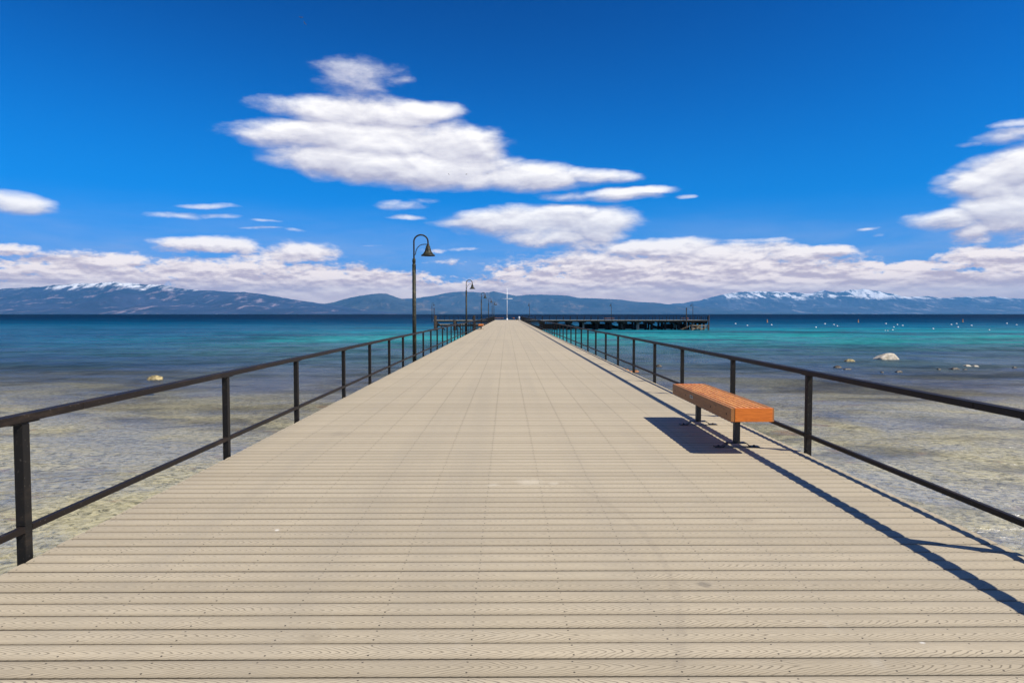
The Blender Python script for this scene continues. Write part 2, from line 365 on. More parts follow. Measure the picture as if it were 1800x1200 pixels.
# ------------------------------------------------------------------ water and bed
WZ = -2.32
def lake_bed():
    mb = MB(); bm = mb.bm
    xs = [-20000,-4000,-900,-400,-200] + [i*2.0 for i in range(-50, 61)] + [240,440,900,4000,20000]
    ys = [-400,-100,-30] + [-10+i*2.0 for i in range(0, 80)] + [180,220,280,360,500,900,2500,8000,26000]
    def z(x, y):
        s = max(0, y-48 + .10*x*0); d = .40 + .012*max(0,y+5) + .035*max(0,y-55) + .10*max(0,y-100)
        d = min(d, 26)
        d += .22*noise.fractal(Vector((x*.12, y*.10, 3)), 1.0, 2.0, 4)
        return WZ - max(.12, d)
    grid = [[bm.verts.new((x, y, z(x, y))) for x in xs] for y in ys]
    for j in range(len(ys)-1):
        for i in range(len(xs)-1):
            f = bm.faces.new((grid[j][i], grid[j][i+1], grid[j+1][i+1], grid[j+1][i])); f.smooth = True
    m, g, out = mat("lake_bed_sand_and_gravel")
    geo = g.n('ShaderNodeNewGeometry').outputs['Position']
    wob = g.noise(geo, 2.2, 3, .5, color=True)
    p = g.v('MULTIPLY_ADD', g.v('SUBTRACT', wob, (.5,.5,.5)), (.5,.5,0), geo)
    peb = g.voro(g.v('MULTIPLY', p, (8, 10, 1)), 1, out='Color'); pv = g.sep(peb)[0]
    big = g.noise(g.v('MULTIPLY', p, (.16, .26, 1)), 1, 5, .6, .6)
    med = g.noise(g.v('MULTIPLY', p, (4.6, 6.0, 1)), 1, 7, .76, .6)
    c = g.mix(g.rng(med, .36, .64), (.115,.105,.050), (.70,.62,.41))  # wave glints and caustics are painted into this light-dark sand pattern
    c = g.mix(g.mul(g.rng(pv, .2, .95), .45), c, (.66,.60,.46))
    c = g.mix(g.rng(big, .48, .68, 0, .65), c, (.095,.085,.035))
    rust = g.noise(g.v('MULTIPLY', p, (.5, .8, 1)), 1, 4, .6); c = g.mix(g.rng(rust, .60, .72, 0, .6), c, (.30,.15,.05))
    weed = g.noise(g.v('MULTIPLY', g.v('ADD', geo, (40, 9, 0)), (.06, .10, 1)), 1, 5, .6, .8)
    yy = g.sep(geo)[1]
    wk = g.mul(g.rng(weed, .36, .62), g.rng(g.add(yy, g.mul(g.sub(big, .5), 40.0)), 18, 52)); c = g.mix(g.mul(wk, .9), c, (.060,.038,.030))
    principled(g, out, c, .9, .2, normal=g.bump(med, .6, .06))
    return tag(mb.build("lake_bed", m), kind='structure')
lake_bed()

def water():
    mb = MB(); bm = mb.bm
    xs = [-26000,-6000,-1500,-500,-150,-40,0,40,150,500,1500,6000,26000]; ys = [-600,-60,0,30,60,100,160,260,500,1200,4000,12000,27000]
    grid = [[bm.verts.new((x, y, WZ)) for x in xs] for y in ys]
    for j in range(len(ys)-1):
        for i in range(len(xs)-1): bm.faces.new((grid[j][i], grid[j][i+1], grid[j+1][i+1], grid[j+1][i]))
    m, g, out = mat("lake_water")
    geo = g.n('ShaderNodeNewGeometry').outputs['Position']; x, y, z = g.sep(geo)
    ld = g.m('LOGARITHM', g.m('MAXIMUM', y, 1.0), 10.0)
    warp = g.noise(g.v('MULTIPLY', geo, (.006, .03, 1)), 1, 5, .6)
    side = g.rng(x, -20, 20, 0.03, 0.0)
    l2 = g.add(g.add(ld, g.mul(g.sub(warp, .5), .42)), side)
    # colour of the water body against log10 distance from the shore
    col = g.ramp(g.m('DIVIDE', l2, 4.0), [(1.50/4, (.17,.185,.15)), (1.68/4, (.115,.145,.155)), (1.82/4, (.070,.135,.155)), (1.93/4, (.030,.160,.175)), (2.03/4, (.018,.34,.33)), (2.10/4, (.012,.12,.16)),
        (2.19/4, (.008,.27,.33)), (2.32/4, (.004,.11,.21)), (2.50/4, (.000,.052,.125)), (2.80/4, (.000,.022,.066)), (3.3/4, (.000,.009,.028))])
    patch = g.noise(g.v('MULTIPLY', geo, (.030, .06, 1)), 1, 6, .62, .5)
    col = g.mix(g.mul(g.rng(patch, .48, .62), g.rng(l2, 2.2, 2.45, .75, 0)), col, (.020,.060,.085))
    lt = g.mul(g.rng(x, -8, -80, 0, .95), g.mul(g.rng(l2, 1.70, 1.95), g.rng(l2, 2.4, 2.25)))
    col = g.mix(lt, col, (.016,.095,.185))
    streak = g.noise(g.v('MULTIPLY', geo, (.035, .055, 1)), 1, 7, .7)
    streak2 = g.noise(g.v('MULTIPLY', geo, (.45, .30, 1)), 1, 6, .72)
    col = g.mix(g.mul(g.rng(streak2, .45, .60), g.rng(ld, 2.4, 2.0, .25, .75)), col, g.mix(1.0, col, (.45,.5,.55), 'MULTIPLY'))  # ripple shading put into the water colour as darker streaks
    col = g.mix(g.mul(g.rng(streak, .45, .62), .6), col, g.mix(1.0, col, (.45,.5,.6), 'MULTIPLY'))
    op = g.add(g.rng(l2, 1.32, 2.02), g.mul(g.sub(patch, .5), .5)); op = g.m('MAXIMUM', g.m('MINIMUM', op, 1.0), 0.02)
    op = g.m('MAXIMUM', op, g.rng(ld, 1.95, 2.1))
    # waves: several sizes, longer along x
    w1 = g.noise(g.v('MULTIPLY', geo, (1.1, 1.6, 1)), 1, 5, .62, .4)
    w2 = g.noise(g.v('MULTIPLY', geo, (4.0, 5.5, 1)), 1, 4, .6, .5)
    w3 = g.noise(g.v('MULTIPLY', geo, (.18, .30, 1)), 1, 5, .62)
    hgt = g.add(g.add(g.mul(w1, .20), g.mul(w2, .060)), g.mul(w3, .75))
    nrm = g.bump(hgt, 1.0, 1.0)
    df = g.n('ShaderNodeBsdfDiffuse'); g.put(df.inputs[0], col); g.put(df.inputs[2], nrm)
    tr = g.n('ShaderNodeBsdfTransparent'); g.put(tr.inputs[0], (.93,.935,.87))
    gl = g.n('ShaderNodeBsdfGlossy'); gl.inputs['Roughness'].default_value = .24; g.put(gl.inputs['Normal'], nrm)
    g.put(gl.inputs[0], (.9,.9,.95))
    m1 = g.n('ShaderNodeMixShader'); g.put(m1.inputs[0], op); g.nt.links.new(tr.outputs[0], m1.inputs[1]); g.nt.links.new(df.outputs[0], m1.inputs[2])
    fr = g.n('ShaderNodeFresnel'); fr.inputs[0].default_value = 1.33; g.put(fr.inputs[1], nrm)
    gust = g.noise(g.v('MULTIPLY', geo, (.10, .16, 1)), 1, 6, .68, .4)
    k = g.mul(g.mul(fr.outputs[0], g.rng(gust, .38, .62, .22, 1.0)), g.rng(ld, .9, 1.7, .50, .32))
    k = g.mul(k, g.rng(ld, 1.9, 2.6, 1.0, .22))
    m2 = g.n('ShaderNodeMixShader'); g.put(m2.inputs[0], k); g.nt.links.new(m1.outputs[0], m2.inputs[1]); g.nt.links.new(gl.outputs[0], m2.inputs[2])
    g.nt.links.new(m2.outputs[0], out.inputs[0])
    return tag(mb.build("water", m), kind='structure')
water()

# ------------------------------------------------------------------ mountains
def mountain_material(name, snowline, snow_amt, forest=(.030,.034,.040), rock=(.17,.13,.10)):  # bluish forest tones: part of the distance haze is put into the colour
    m, g, out = mat(name)
    gn = g.n('ShaderNodeNewGeometry'); geo = gn.outputs['Position']; x, y, z = g.sep(geo)
    n1 = g.noise(geo, .0011, 7, .62); n2 = g.noise(g.v('MULTIPLY', geo, (.006, .0014, .006)), 1, 7, .68); n3 = g.noise(g.v('MULTIPLY', geo, (.0030, .0008, .0034)), 1, 8, .68, .3)
    c = g.mix(g.rng(n1, .35, .65), forest, tuple(q*1.9 for q in forest))
    c = g.mix(g.mul(g.rng(n3, .51, .62, 0, .8), g.rng(n2, .45, .58)), c, rock)
    sl = g.add(z, g.mul(g.sub(n1, .5), 420.0)); sl = g.add(sl, g.mul(g.sub(n2, .5), 420.0))
    sn = g.mul(g.rng(sl, snowline, snowline+160), g.rng(n3, .46, .54)); sn = g.mul(sn, snow_amt)
    c = g.mix(sn, c, (.92,.92,.92))
    principled(g, out, c, .9, .1, normal=g.bump(n2, .6, 60)); return m
def ridge(name, prof, r1, material, depth=.30, seed=0, rough=1.0, cols=520, rows=44):
    prof = [((px-VX)/F, max(0, (VY-py))/F) for px, py in prof]
    def tang(u):
        if u <= prof[0][0]: return prof[0][1]
        for (a, b), (c, d) in zip(prof, prof[1:]):
            if u <= c: 
                t = (u-a)/(c-a); return b+(d-b)*t
        return prof[-1][1]
    mb = MB(); bm = mb.bm; u0, u1 = prof[0][0], prof[-1][0]; G_ = []
    for j in range(rows+1):
        t = j/(rows-8) if j <= rows-8 else 1+(j-(rows-8))*.035
        rowv = []
        for i in range(cols+1):
            u = u0+(u1-u0)*i/cols
            rr = r1*(1-depth + depth*t)
            rr *= 1 + .03*noise.noise(Vector((u*6, seed, 5)))
            X, Y = u*rr, rr
            H = tang(u)*r1 + (WZ if False else 0)
            H += rough*14*noise.fractal(Vector((u*60, seed*3.1, 0)), .8, 2.1, 5)*min(1, H/200)
            if t <= 1: s = t**1.15
            else: s = max(0, 1-(t-1)*2.2)
            nz = noise.ridged_multi_fractal(Vector((X/1700, Y/2600, seed)), .9, 2.1, 6, 1.0, 2.0)
            env = math.sin(math.pi*min(1, t)) if t <= 1 else 0
            h = H*s*(1 - .78*env*(1-min(1, nz*.62)))  + env*H*.06*(nz-1)
            h = min(h, H*(rr/r1)*.995) if t < 1 else h
            rowv.append(bm.verts.new((X, Y, HCAM*min(1, t) + (WZ-6)*(1-min(1, t*8)) + h)))
        G_.append(rowv)
    for j in range(rows):
        for i in range(cols):
            f = bm.faces.new((G_[j][i], G_[j][i+1], G_[j+1][i+1], G_[j+1][i])); f.smooth = True
    return tag(mb.build(name, material), kind='structure')
P_LEFT = [(-1500,524),(-1100,512),(-800,526),(-420,520),(-200,516),(-60,511),(0,509),(40,507),(75,505),(90,503),(110,501.5),(130,500.5),(150,499),(170,499.5),(190,498),(207,497),(225,498.5),(250,500),(272,501),(290,501.5),(310,506),(340,509.5),(370,511),(410,513.5),(430,513.5),(450,515.5),(475,519),(500,523),(540,530),(570,534),(600,538),(640,543),(690,548),(740,551)]
P_MIDA = [(470,550),(520,546),(560,536),(575,533),(590,530.5),(605,526),(620,523),(640,519),(655,517),(668,516),(680,516.5),(692,520),(702,524),(715,527),(740,531),(780,537),(830,544),(880,550)]
P_MIDB = [(620,545),(660,534),(690,527),(702,525),(728,524.5),(745,522),(762,520),(780,516),(797,513),(819,512.4),(832,513),(845,514.6),(858,514),(868,511.8),(878,513.5),(888,515.7),(907,519.6),(930,517.5),(953,517.3),(972,518),(989,518),(1002,520),(1015,523),(1035,524),(1055,524.4),(1075,525.5),(1093,527),(1122,530.7),(1149,531.5),(1165,534),(1178,535.5),(1210,538),(1260,541),(1330,545),(1420,549),(1500,551)]
P_RIGHT = [(1100,549),(1150,541),(1178,535),(1200,532.7),(1215,530.5),(1233,528),(1247,523.5),(1260,520),(1280,516),(1300,513),(1318,512.5),(1333,511.5),(1350,512.5),(1367,512),(1385,514),(1400,513),(1415,515.5),(1427,515),(1438,512.5),(1450,509.5),(1460,512),(1473,513.5),(1487,511),(1500,509),(1510,509.5),(1520,507.5),(1532,510.5),(1547,512),(1560,515.5),(1573,517),(1587,521),(1600,522.7),(1617,521),(1633,520.5),(1650,523),(1667,524),(1683,522.5),(1700,521),(1717,521.5),(1733,520.5),(1750,521),(1767,522.7),(1800,525),(1900,528),(2060,524),(2300,516),(2600,528),(3000,520)]
ridge("hills", P_LEFT, 16000, mountain_material("forested_mountain", 520, 1.0, (.022,.022,.042), (.34,.25,.27)), .28, 1.3, cols=820)
ridge("hills", P_MIDA, 17500, mountain_material("forested_foothill", 560, .5), .16, 4.1, .8, 260)
ridge("hills", P_MIDB, 21000, mountain_material("forested_far_mountain", 760, .5), .18, 7.7, .7, 420)
ridge("hills", P_RIGHT, 25000, mountain_material("snowy_far_mountain", 480, 1.0, (.040,.045,.065), (.30,.27,.28)), .22, 2.9, 1.3, 800)

# ------------------------------------------------------------------ haze
def haze(density=1.6e-5):
    mb = MB(); mb.box(-33000, 33000, -900, 27500, -32, 1010)
    m, g, out = mat("thin_haze_air"); p = g.n('ShaderNodeVolumePrincipled')
    p.inputs['Color'].default_value = (.11,.49,1.0,1); p.inputs['Density'].default_value = density; p.inputs['Anisotropy'].default_value = .0
    g.nt.links.new(p.outputs[0], out.inputs[1]); m.cycles.homogeneous_volume = True
    return tag(mb.build("haze", m), kind='stuff')
haze(3.4e-5)

# ------------------------------------------------------------------ pier
XL, XR = -2.916, 3.215
YN, YF = -6.0, 168.0
WY0, WY1, WX1 = 161.0, 170.0, 47.5
pier = empty("pier", (0, 0, 0))
tag(pier, "long straight pier with pale tan boards and a dark timber wing, over clear water", "pier")
def board_mesh(x0, x1, y0, y1, skip=None):
    mb = MB(); bm = mb.bm; k0, k1 = math.floor(y0/PITCH), math.floor(y1/PITCH)
    prof = [(.0035,-.026),(.0035,-.0060),(.0075,-.0020),(.030,.0006),(.0715,.0016),(.113,.0006),(.1370,-.0018),(.1395,-.0050),(.1395,-.026)]
    for k in range(k0, k1):
        yb = k*PITCH; far = yb > 400
        pr = [prof[0], prof[1], prof[7], prof[8]] if far else prof
        ja = random.uniform(-.004, .004); jb = random.uniform(-.004, .004); dz = random.uniform(-.0008, .0008)
        a = [bm.verts.new((x0+ja, yb+p+.0015, z+dz-.0001)) for p, z in pr]; b = [bm.verts.new((x1+jb, yb+p+.0015, z+dz-.0001)) for p, z in pr]
        n = len(pr)
        for i in range(n):
            f = bm.faces.new((a[i], a[(i+1)%n], b[(i+1)%n], b[i]))
        bm.faces.new(a[::-1]); bm.faces.new(b)
    return mb
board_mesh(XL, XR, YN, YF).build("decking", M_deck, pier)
# wing decking
mb = MB()
for k in range(int((WX1-3.30)/.30)):
    mb.box(3.30+k*.30, 3.30+k*.30+.29, WY0, WY1, -.045, -.004)
mb.build("wing_decking", M_fasc, pier)
for s, xe in ((-1, XL), (1, XR)):
    xi = xe - s*.012
    MB().box(min(xi, xi-s*.07), max(xi, xi-s*.07), YN, YF, -.33, -.031).build("edge_beam", M_steelbeam, pier)
mb = MB()
for i in range(1, 13):
    xx = -1.9765 - SCREW + i*SCREW
    if XL+.1 < xx < XR-.1: mb.box(xx-.02, xx+.02, YN, YF, -.22, -.030)
mb.build("joists", M_oldwood, pier)
MB().box(XL, XR, YF+.004, YF+.14, -.35, .004).build("end_beam", M_fasc, pier)
for k in range(15):
    yy = 6 + 11.3*k
    MB().box(XL+.10, XR-.10, yy-.15, yy+.15, -.64, -.335).build("cap_beam", M_oldwood, pier)
    for xx in (-2.3, 2.6): MB().tube([(xx, yy, WZ-2.5-.05*k), (xx, yy, -.645)], .17, 14).build("pile", M_steelbeam, pier)
MB().box(3.30, WX1, WY0-.10, WY0-.004, -.06, .01).build("wing_fascia", M_fasc, pier)
MB().box(3.30, WX1, WY0+.02, WY1-.4, -.40, -.05).build("wing_beam", M_oldwood, pier)
xs = [5.2+3.25*i for i in range(13)] + [46.9]
for i, xx in enumerate(xs):
    MB().box(xx-.55, xx+.55, WY0+.35, WY1, -.85 if i % 2 else -.62, -.385).build("cap_beam", M_oldwood, pier)
    for j, yy in enumerate((WY0+1.3, WY0+4.8, WY1-.5)):
        r = (.30, .24, .34)[(i+j) % 3]
        MB().tube([(xx+random.uniform(-.25,.25), yy, WZ-11), (xx, yy, -.86 if i % 2 else -.63)], r, 12).build("pile", M_oldwood if (i+j) % 4 else M_fasc, pier)
for i in range(len(xs)-1):
    MB().bar((xs[i], WY0+4.4, -.9), (xs[i+1], WY0+4.4, -2.2), .12, .30).build("cross_brace", M_oldwood, pier)
    MB().box(xs[i]+.35, xs[i+1]-.35, WY0+4.7, WY0+4.9, -2.15, -.9 if i % 3 else -1.4).build("shade_fill_panel", M_oldwood, pier)  # dark panels added to deepen the shade under the wing
# low landing with a stair at the end of the wing
MB().box(43.2, 47.3, WY0-1.2, WY0-.15, -1.32, -1.16).build("landing", M_tan, pier)
mb = MB()
for i in range(5): mb.box(41.0+i*.44, 41.5+i*.44, WY0-1.2, WY0-.15, -2.1+i*.19, -2.02+i*.19)
mb.build("landing_stair", M_tan, pier)
mb = MB(); mb.bar((43.4, WY0-1.1, -2.3), (45.4, WY0-1.1, -1.34), .10, .16); mb.bar((45.4, WY0-1.1, -2.3), (47.2, WY0-1.1, -1.34), .10, .16)
mb.bar((43.3, WY0-1.1, -1.85), (47.2, WY0-1.1, -1.85), .10, .18)
mb.build("landing_brace", M_tan, pier)
for xx in (43.3, 47.2): MB().tube([(xx, WY0-1.25, -8), (xx, WY0-1.25, -1.0)], .13, 10).build("landing_post", M_oldwood, pier)

# ------------------------------------------------------------------ railings
def railing(label, xr, ys, s, ztop=.884, zmid=.178):
    root = empty("railing", (xr, ys[0], 0)); tag(root, label, "railing")
    o = root.location
    yf = ys[-1]; y0 = YN
    def mk(name, mb, m=M_rail):
        ob = mb.build(name, m, root); ob.location = (-o.x, -o.y, 0); return ob
    # the top rail: wide flat bar with a lip, in lengths with a hairline joint
    mb = MB(); segs = [y0] + [(ys[i]+.55) for i in range(0, len(ys)-1, 3)] + [yf+.2]
    mb2 = MB()
    for a, b in zip(segs, segs[1:]):
        mb.bbox(xr-.040, xr+.040, a+.0015, b-.0015, ztop-.046, ztop+.003, .005)
    mk("top_rail", mb)
    mb = MB()
    posts = [y0+.6] + ys
    for a, b in zip(posts, posts[1:]): mb.bbox(xr-s*.012-.019, xr-s*.012+.019, a+.0325, b-.0325, zmid-.020, zmid+.020, .004)
    mk("mid_rail", mb)
    proto = None
    for y in posts:
        if proto is None:
            mb = MB(); mb.bbox(-.029, .029, -.032, .032, -.31, ztop-.0565, .004)
            mb.bbox(-.034, .034, -.12, .12, ztop-.054, ztop-.0475, .002)     # saddle plate under the rail
            for zz in (-.10, -.23): mb.box(-s*.034-.012, -s*.034+.012, -.018, .018, zz-.018, zz+.018)
            for zz in (zmid-.028, zmid+.024): mb.bbox(-.031, .031, -.034, .034, zz, zz+.005, .0015)
            pm = mb.build("post", M_post, root); proto = pm
        else:
            pm = proto.copy(); C.objects.link(pm); pm.parent = root
        pm.location = (0, y-o.y, 0)
    return root
LP = [22.0 + 30*i for i in range(5)]
yl = [4.19, 7.24, 9.66, 12.46, 14.84, 17.3, 19.6]; yy = 24.35
while yy < 167.5: yl.append(round(yy, 2)); yy += 2.44
yr = [4.15, 7.37, 9.86, 12.72, 15.1, 17.6, 20.1, 22.6, 25.15]; yy = 27.6
while yy < 160.5: yr.append(round(yy, 2)); yy += 2.44
railing("black two-bar railing along the left edge of the pier, with lamps standing in it", -2.982, yl, -1)
railing("black two-bar railing along the right edge of the pier behind the near orange bench", 3.281, yr, 1)
def wing_rail(label, p0, p1, step=1.65, z=.96, x_axis=True):
    root = empty("wing_railing", (p0[0], p0[1], 0)); tag(root, label, "railing", "thin dark railings around the far pier platforms")
    p0, p1 = Vector(p0), Vector(p1); L = (p1-p0).length; d = (p1-p0)/L; n = max(1, round(L/step))
    def V(t, zz): q = d*t; return (q.x, q.y, zz)
    MB().bar(V(0, z-.03), V(L, z-.03), .07, .06).build("top_rail", M_rail, root)
    MB().bar(V(0, .42), V(L, .42), .05, .05).build("mid_rail", M_rail, root)
    pr = None
    for i in range(n+1):
        if pr is None: pr = ob = MB().box(-.045, .045, -.045, .045, -.2, z-.062).build("post", M_post, root)
        else: ob = pr.copy(); C.objects.link(ob); ob.parent = root
        ob.location = V(L*i/n, 0)
wing_rail("thin dark railing along the near long side of the pier's right wing", (3.5, WY0+.15), (WX1, WY0+.15))
wing_rail("thin dark railing along the far long side of the pier's right wing", (3.5, WY1-.15), (WX1, WY1-.15), 1.75)
wing_rail("short dark railing closing the right-hand end of the pier's right wing", (WX1-.06, WY0+.4), (WX1-.06, WY1-.4), 1.6)

# ------------------------------------------------------------------ lamps
def make_lamp():
    root = empty("street_lamp")
    mb = MB(); mb.tube([(0,0,-.45),(0,0,3.03)], [.066,.060], 18); mb.lathe([(.0,3.03),(.058,3.03),(.062,3.05),(.062,3.09),(.05,3.10),(.048,3.16),(.056,3.17),(.056,3.24),(.035,3.30),(.0,3.31)], n=18)
    mb.lathe([(.0,-.45),(.11,-.45),(.11,-.40),(.075,-.36),(.062,-.2)], n=18)
    mb.build("pole", M_lamp, root)
    pts = [(0,0,3.28),(0,0,3.55),(0,0,3.83)]
    for k in range(1, 15):
        a = math.pi*k/15; pts.append((.228-.228*math.cos(a), 0, 3.83+.215*math.sin(a)))
    pts += [(.456,0,3.83),(.456,0,3.74)]
    MB().tube(pts, .026, 12).build("arm", M_lamp, root)
    pts = [(.018,0,3.40),(.05,0,3.42)]
    for k in range(0, 9):
        a = math.pi/2*k/8; pts.append((.05+.36*(1-math.cos(a)), 0, 3.46+.27*math.sin(a)))
    pts = pts[:2] + [(.06,0,3.50),(.08,0,3.57),(.12,0,3.64),(.18,0,3.70),(.26,0,3.735),(.36,0,3.745),(.44,0,3.74)]
    MB().tube(pts, .013, 10).build("brace", M_lamp, root)
    mb = MB(); mb.lathe([(.0,3.76),(.035,3.76),(.045,3.72),(.045,3.70),(.065,3.69),(.075,3.65),(.075,3.62),(.088,3.61),(.095,3.57),(.10,3.54),(.135,3.48),(.175,3.43),(.218,3.40),(.228,3.385),(.228,3.37),(.212,3.372),(.165,3.42),(.12,3.48),(.085,3.54),(.06,3.60),(.0,3.61)], c=(.456,0,0), n=32)
    sh = mb.build("lamp_shade", M_lamp, root)
    mb = MB(); mb.lathe([(.0,3.40),(.05,3.41),(.07,3.45),(.06,3.52),(.03,3.58)], c=(.456,0,0), n=16); mb.build("bulb_glass", M_white, sh)
    return root
lamp0 = make_lamp()
LG = "bell-shaded lamps standing along the pier"
lamps = [(-3.005, 22.2, 0, "nearest and tallest-looking black bell-shade lamp in the left railing"),
 (-3.06, 51.6, 0, "second black bell-shade lamp along the left railing, beyond the tallest-looking one"),
 (-3.06, 82, 0, "third black bell-shade lamp along the left railing, far down the pier"),
 (-3.06, 114, 0, "fourth black bell-shade lamp of the left railing, close before the far pair"),
 (-3.06, 142, 0, "left one of the overlapping far pair of lamps left of the white mast"),
 (-2.82, 149, 0, "right one of the overlapping far pair of lamps left of the white mast"),
 (-17.3, 158, 0, "lone lamp on the outer left corner of the left boat landing"),
 (5.5, 166, -2.1, "lone dark lamp just right of the white mast, where the right wing begins"),
 (25.4, 166, -2.3, "lone dark lamp in the middle of the right wing beside a pinkish bench"),
 (45.0, 165, math.pi, "lone dark lamp hooked to the left near the right wing's outer end")]
for i, (x, y, rz, lb) in enumerate(lamps):
    o = lamp0 if i == 0 else copy_tree(lamp0)
    o.location = (x, y, 0); o.rotation_euler = (0, 0, rz); tag(o, lb, "lamp", LG)

# ------------------------------------------------------------------ benches (length along local y, 2.53 x 0.46 x 0.505)
def make_bench():
    root = empty("park_bench"); L, W, Z1, T = 2.53, .46, .505, .145
    fr = MB(); fr.bbox(-W/2, -W/2+.042, -L/2, L/2-.0, Z1-T, Z1, .004); s1 = fr.build("side_board", M_woodside, root)
    fr = MB(); fr.bbox(W/2-.042, W/2, -L/2+.003, L/2, Z1-T, Z1, .004); fr.build("side_board", M_woodside, root)
    MB().bbox(-W/2+.043, W/2-.020, -L/2-.004, -L/2+.038, Z1-T+.001, Z1+.001, .004).build("end_board", M_woodend, root)
    MB().bbox(-W/2+.043, W/2-.043, L/2-.042, L/2-.002, Z1-T+.001, Z1+.001, .004).build("end_board", M_woodend, root)
    n = 6; a, b = -W/2+.046, W/2-.046; pitch = (b-a)/n
    for i in range(n):
        MB().bbox(a+i*pitch+.014, a+(i+1)*pitch-.014, -L/2+.041, L/2-.045, Z1-.10, Z1+.0005, .005).build("slat", M_wood, root)
    mb = MB()
    mb.box(-W/2+.044, W/2-.044, -.80, -.74, Z1-T+.008, Z1-.102); mb.box(-W/2+.044, W/2-.044, .74, .80, Z1-T+.008, Z1-.102)
    mb.box(-W/2+.044, W/2-.044, -.03, .03, Z1-T+.008, Z1-.102); mb.build("cross_bearer", M_black, root)
    for yy in (-.77, .77):
        MB().bbox(-.032, .032, yy-.032, yy+.032, .052, Z1-T+.006, .004).build("leg", M_black, root)
        mb = MB()
        mb.box(-.10, .10, yy-.05, yy+.05, .044, .0518)
        mb.bar((-.10, yy, .048), (-.155, yy, .010), .075, .008); mb.bar((.10, yy, .048), (.155, yy, .010), .075, .008)
        mb.box(-.25, -.15, yy-.045, yy+.045, .002, .0105); mb.box(.15, .25, yy-.045, yy+.045, .002, .0105)
        for xx in (-.20, .20): mb.lathe([(.014,.0106),(.014,.020),(.006,.024),(0,.024)], c=(xx, yy, 0), n=8)
        mb.build("foot_plate", M_black, root)
    # maker's plate with stamped strokes, and plugs over the bolts
    pl = MB().box(-W/2-.003, -W/2-.0005, .20, .34, Z1-.085, Z1-.045).build("maker_plate", M_plate, s1)
    mb = MB()
    yq = .212
    for wd, hh in ((.016,.022),(.010,.016),(.018,.022),(.012,.014),(.014,.022),(.010,.018)):
        mb.box(-W/2-.0042, -W/2-.0031, yq, yq+wd*.45, Z1-.076, Z1-.076+hh); mb.box(-W/2-.0042, -W/2-.0031, yq, yq+wd, Z1-.076+hh, Z1-.071+hh); yq += wd+.005
    mb.build("stamped_marks", M_black, pl)
    mb = MB()
    for yy in (-1.12, -.55, .55, 1.12): mb.box(-W/2-.0015, -W/2-.0003, yy-.010, yy+.010, Z1-.088, Z1-.068)
    mb.build("bolt_plug", M_oldwood, s1)
    return root
b0 = make_bench()
benches = [(2.59, 8.405, 0, "orange slatted bench with black legs in the foreground on the right side of the pier"),
 (-2.50, 66.3, math.pi, "small orange slatted bench far down the left side of the pier"),
 (24.6, 164.3, math.pi/2, "pinkish far bench near the middle of the right wing, by its middle lamp"),
 (42.9, 164.6, .35, "tiny far bench at the right wing's end between the dark pole and the lamp"),
 (-2.1, 175.6, math.pi/2, "reddish far bench left of the white mast at the pier's far end"),
 (1.55, 175.9, .2, "tiny reddish far bench just right of the white mast")]
for i, (x, y, rz, lb) in enumerate(benches):
    o = b0 if i == 0 else copy_tree(b0)
    o.location = (x, y, .0015 if i < 2 else 0); o.rotation_euler = (0, 0, rz); tag(o, lb, "bench", "orange slatted benches")
# platform beyond the end of the promenade, a step lower, that carries the two last benches
MB().box(-4.5, 3.4, YF+.15, 178, -.40, -.004).build("end_platform", M_oldwood, pier)
wing_rail("thin dark railing closing the far end of the pier behind the white mast", (-4.4, 177.8), (3.3, 177.8), 1.6, .90)

# ------------------------------------------------------------------ mast
mast = empty("signal_mast", (0.05, 167.3, 0)); tag(mast, "tall white mast with a crossarm standing at the far end of the pier", "mast")
MB().tube([(0,0,.25),(0,0,7.75)], [.095,.05], 14).build("pole", M_white, mast)
MB().lathe([(0,.003),(.26,.003),(.24,.12),(.14,.26),(.10,.45),(0,.46)], n=18).build("base", M_white, mast)
MB().tube([(-1.32,-.1,5.2),(1.32,-.1,5.2)], [.055,.055], 10).build("crossarm", M_white, mast)
cap = empty("white_capped_post", (2.98, 166.3, 0)); tag(cap, "short post with a round white cap at the far right corner of the pier", "post")
MB().tube([(0,0,.001),(0,0,.42)], [.19,.12], 12).build("post", M_plate, cap)
MB().lathe([(0,.40),(.13,.42),(.2,.55),(.2,.70),(.12,.82),(0,.85)], n=14).build("cap", M_white, cap)
bn = empty("litter_bin", (2.45, 165.4, 0)); tag(bn, "small dark bin standing left of the white-capped post at the pier's far end", "bin")
MB().lathe([(0,.002),(.17,.002),(.20,.45),(.20,.5),(0,.52)], n=12).build("drum", M_black, bn)

# ------------------------------------------------------------------ left landing
dock = empty("boat_landing", (-17.2, 158, 0)); tag(dock, "two-level dark timber boat landing on thick piles left of the pier's far end", "landing")
def dk(name, mb, m): ob = mb.build(name, m, dock); ob.location = (17.2, -158, 0); return ob
dk("upper_beam", MB().box(-17.0, -3.1, 157.9, 160.6, -.10, .10), M_fasc)
dk("upper_joists", MB().box(-16.8, -3.2, 158.1, 160.4, -.38, -.104), M_oldwood)
dk("lower_beam", MB().box(-16.6, -3.3, 157.0, 157.5, -1.02, -.80), M_fasc)
dk("lower_joists", MB().box(-16.6, -3.3, 157.1, 157.45, -1.35, -1.024), M_oldwood)
for xx, w in ((-16.5,.30),(-12.0,.27),(-7.6,.27),(-4.2,.22)):
    for yy in (157.25, 160.0):
        dk("pile", MB().tube([(xx, yy, -10), (xx, yy, -.385 if yy > 158 else -1.352)], w, 12), M_oldwood)
dk("bollard_pile", MB().tube([(-16.4, 156.7, -10), (-16.4, 156.7, 1.15)], .30, 12), M_oldwood)
dk("bollard_pile", MB().tube([(-12.0, 156.6, -10), (-12.0, 156.6, .12)], .30, 12), M_oldwood)
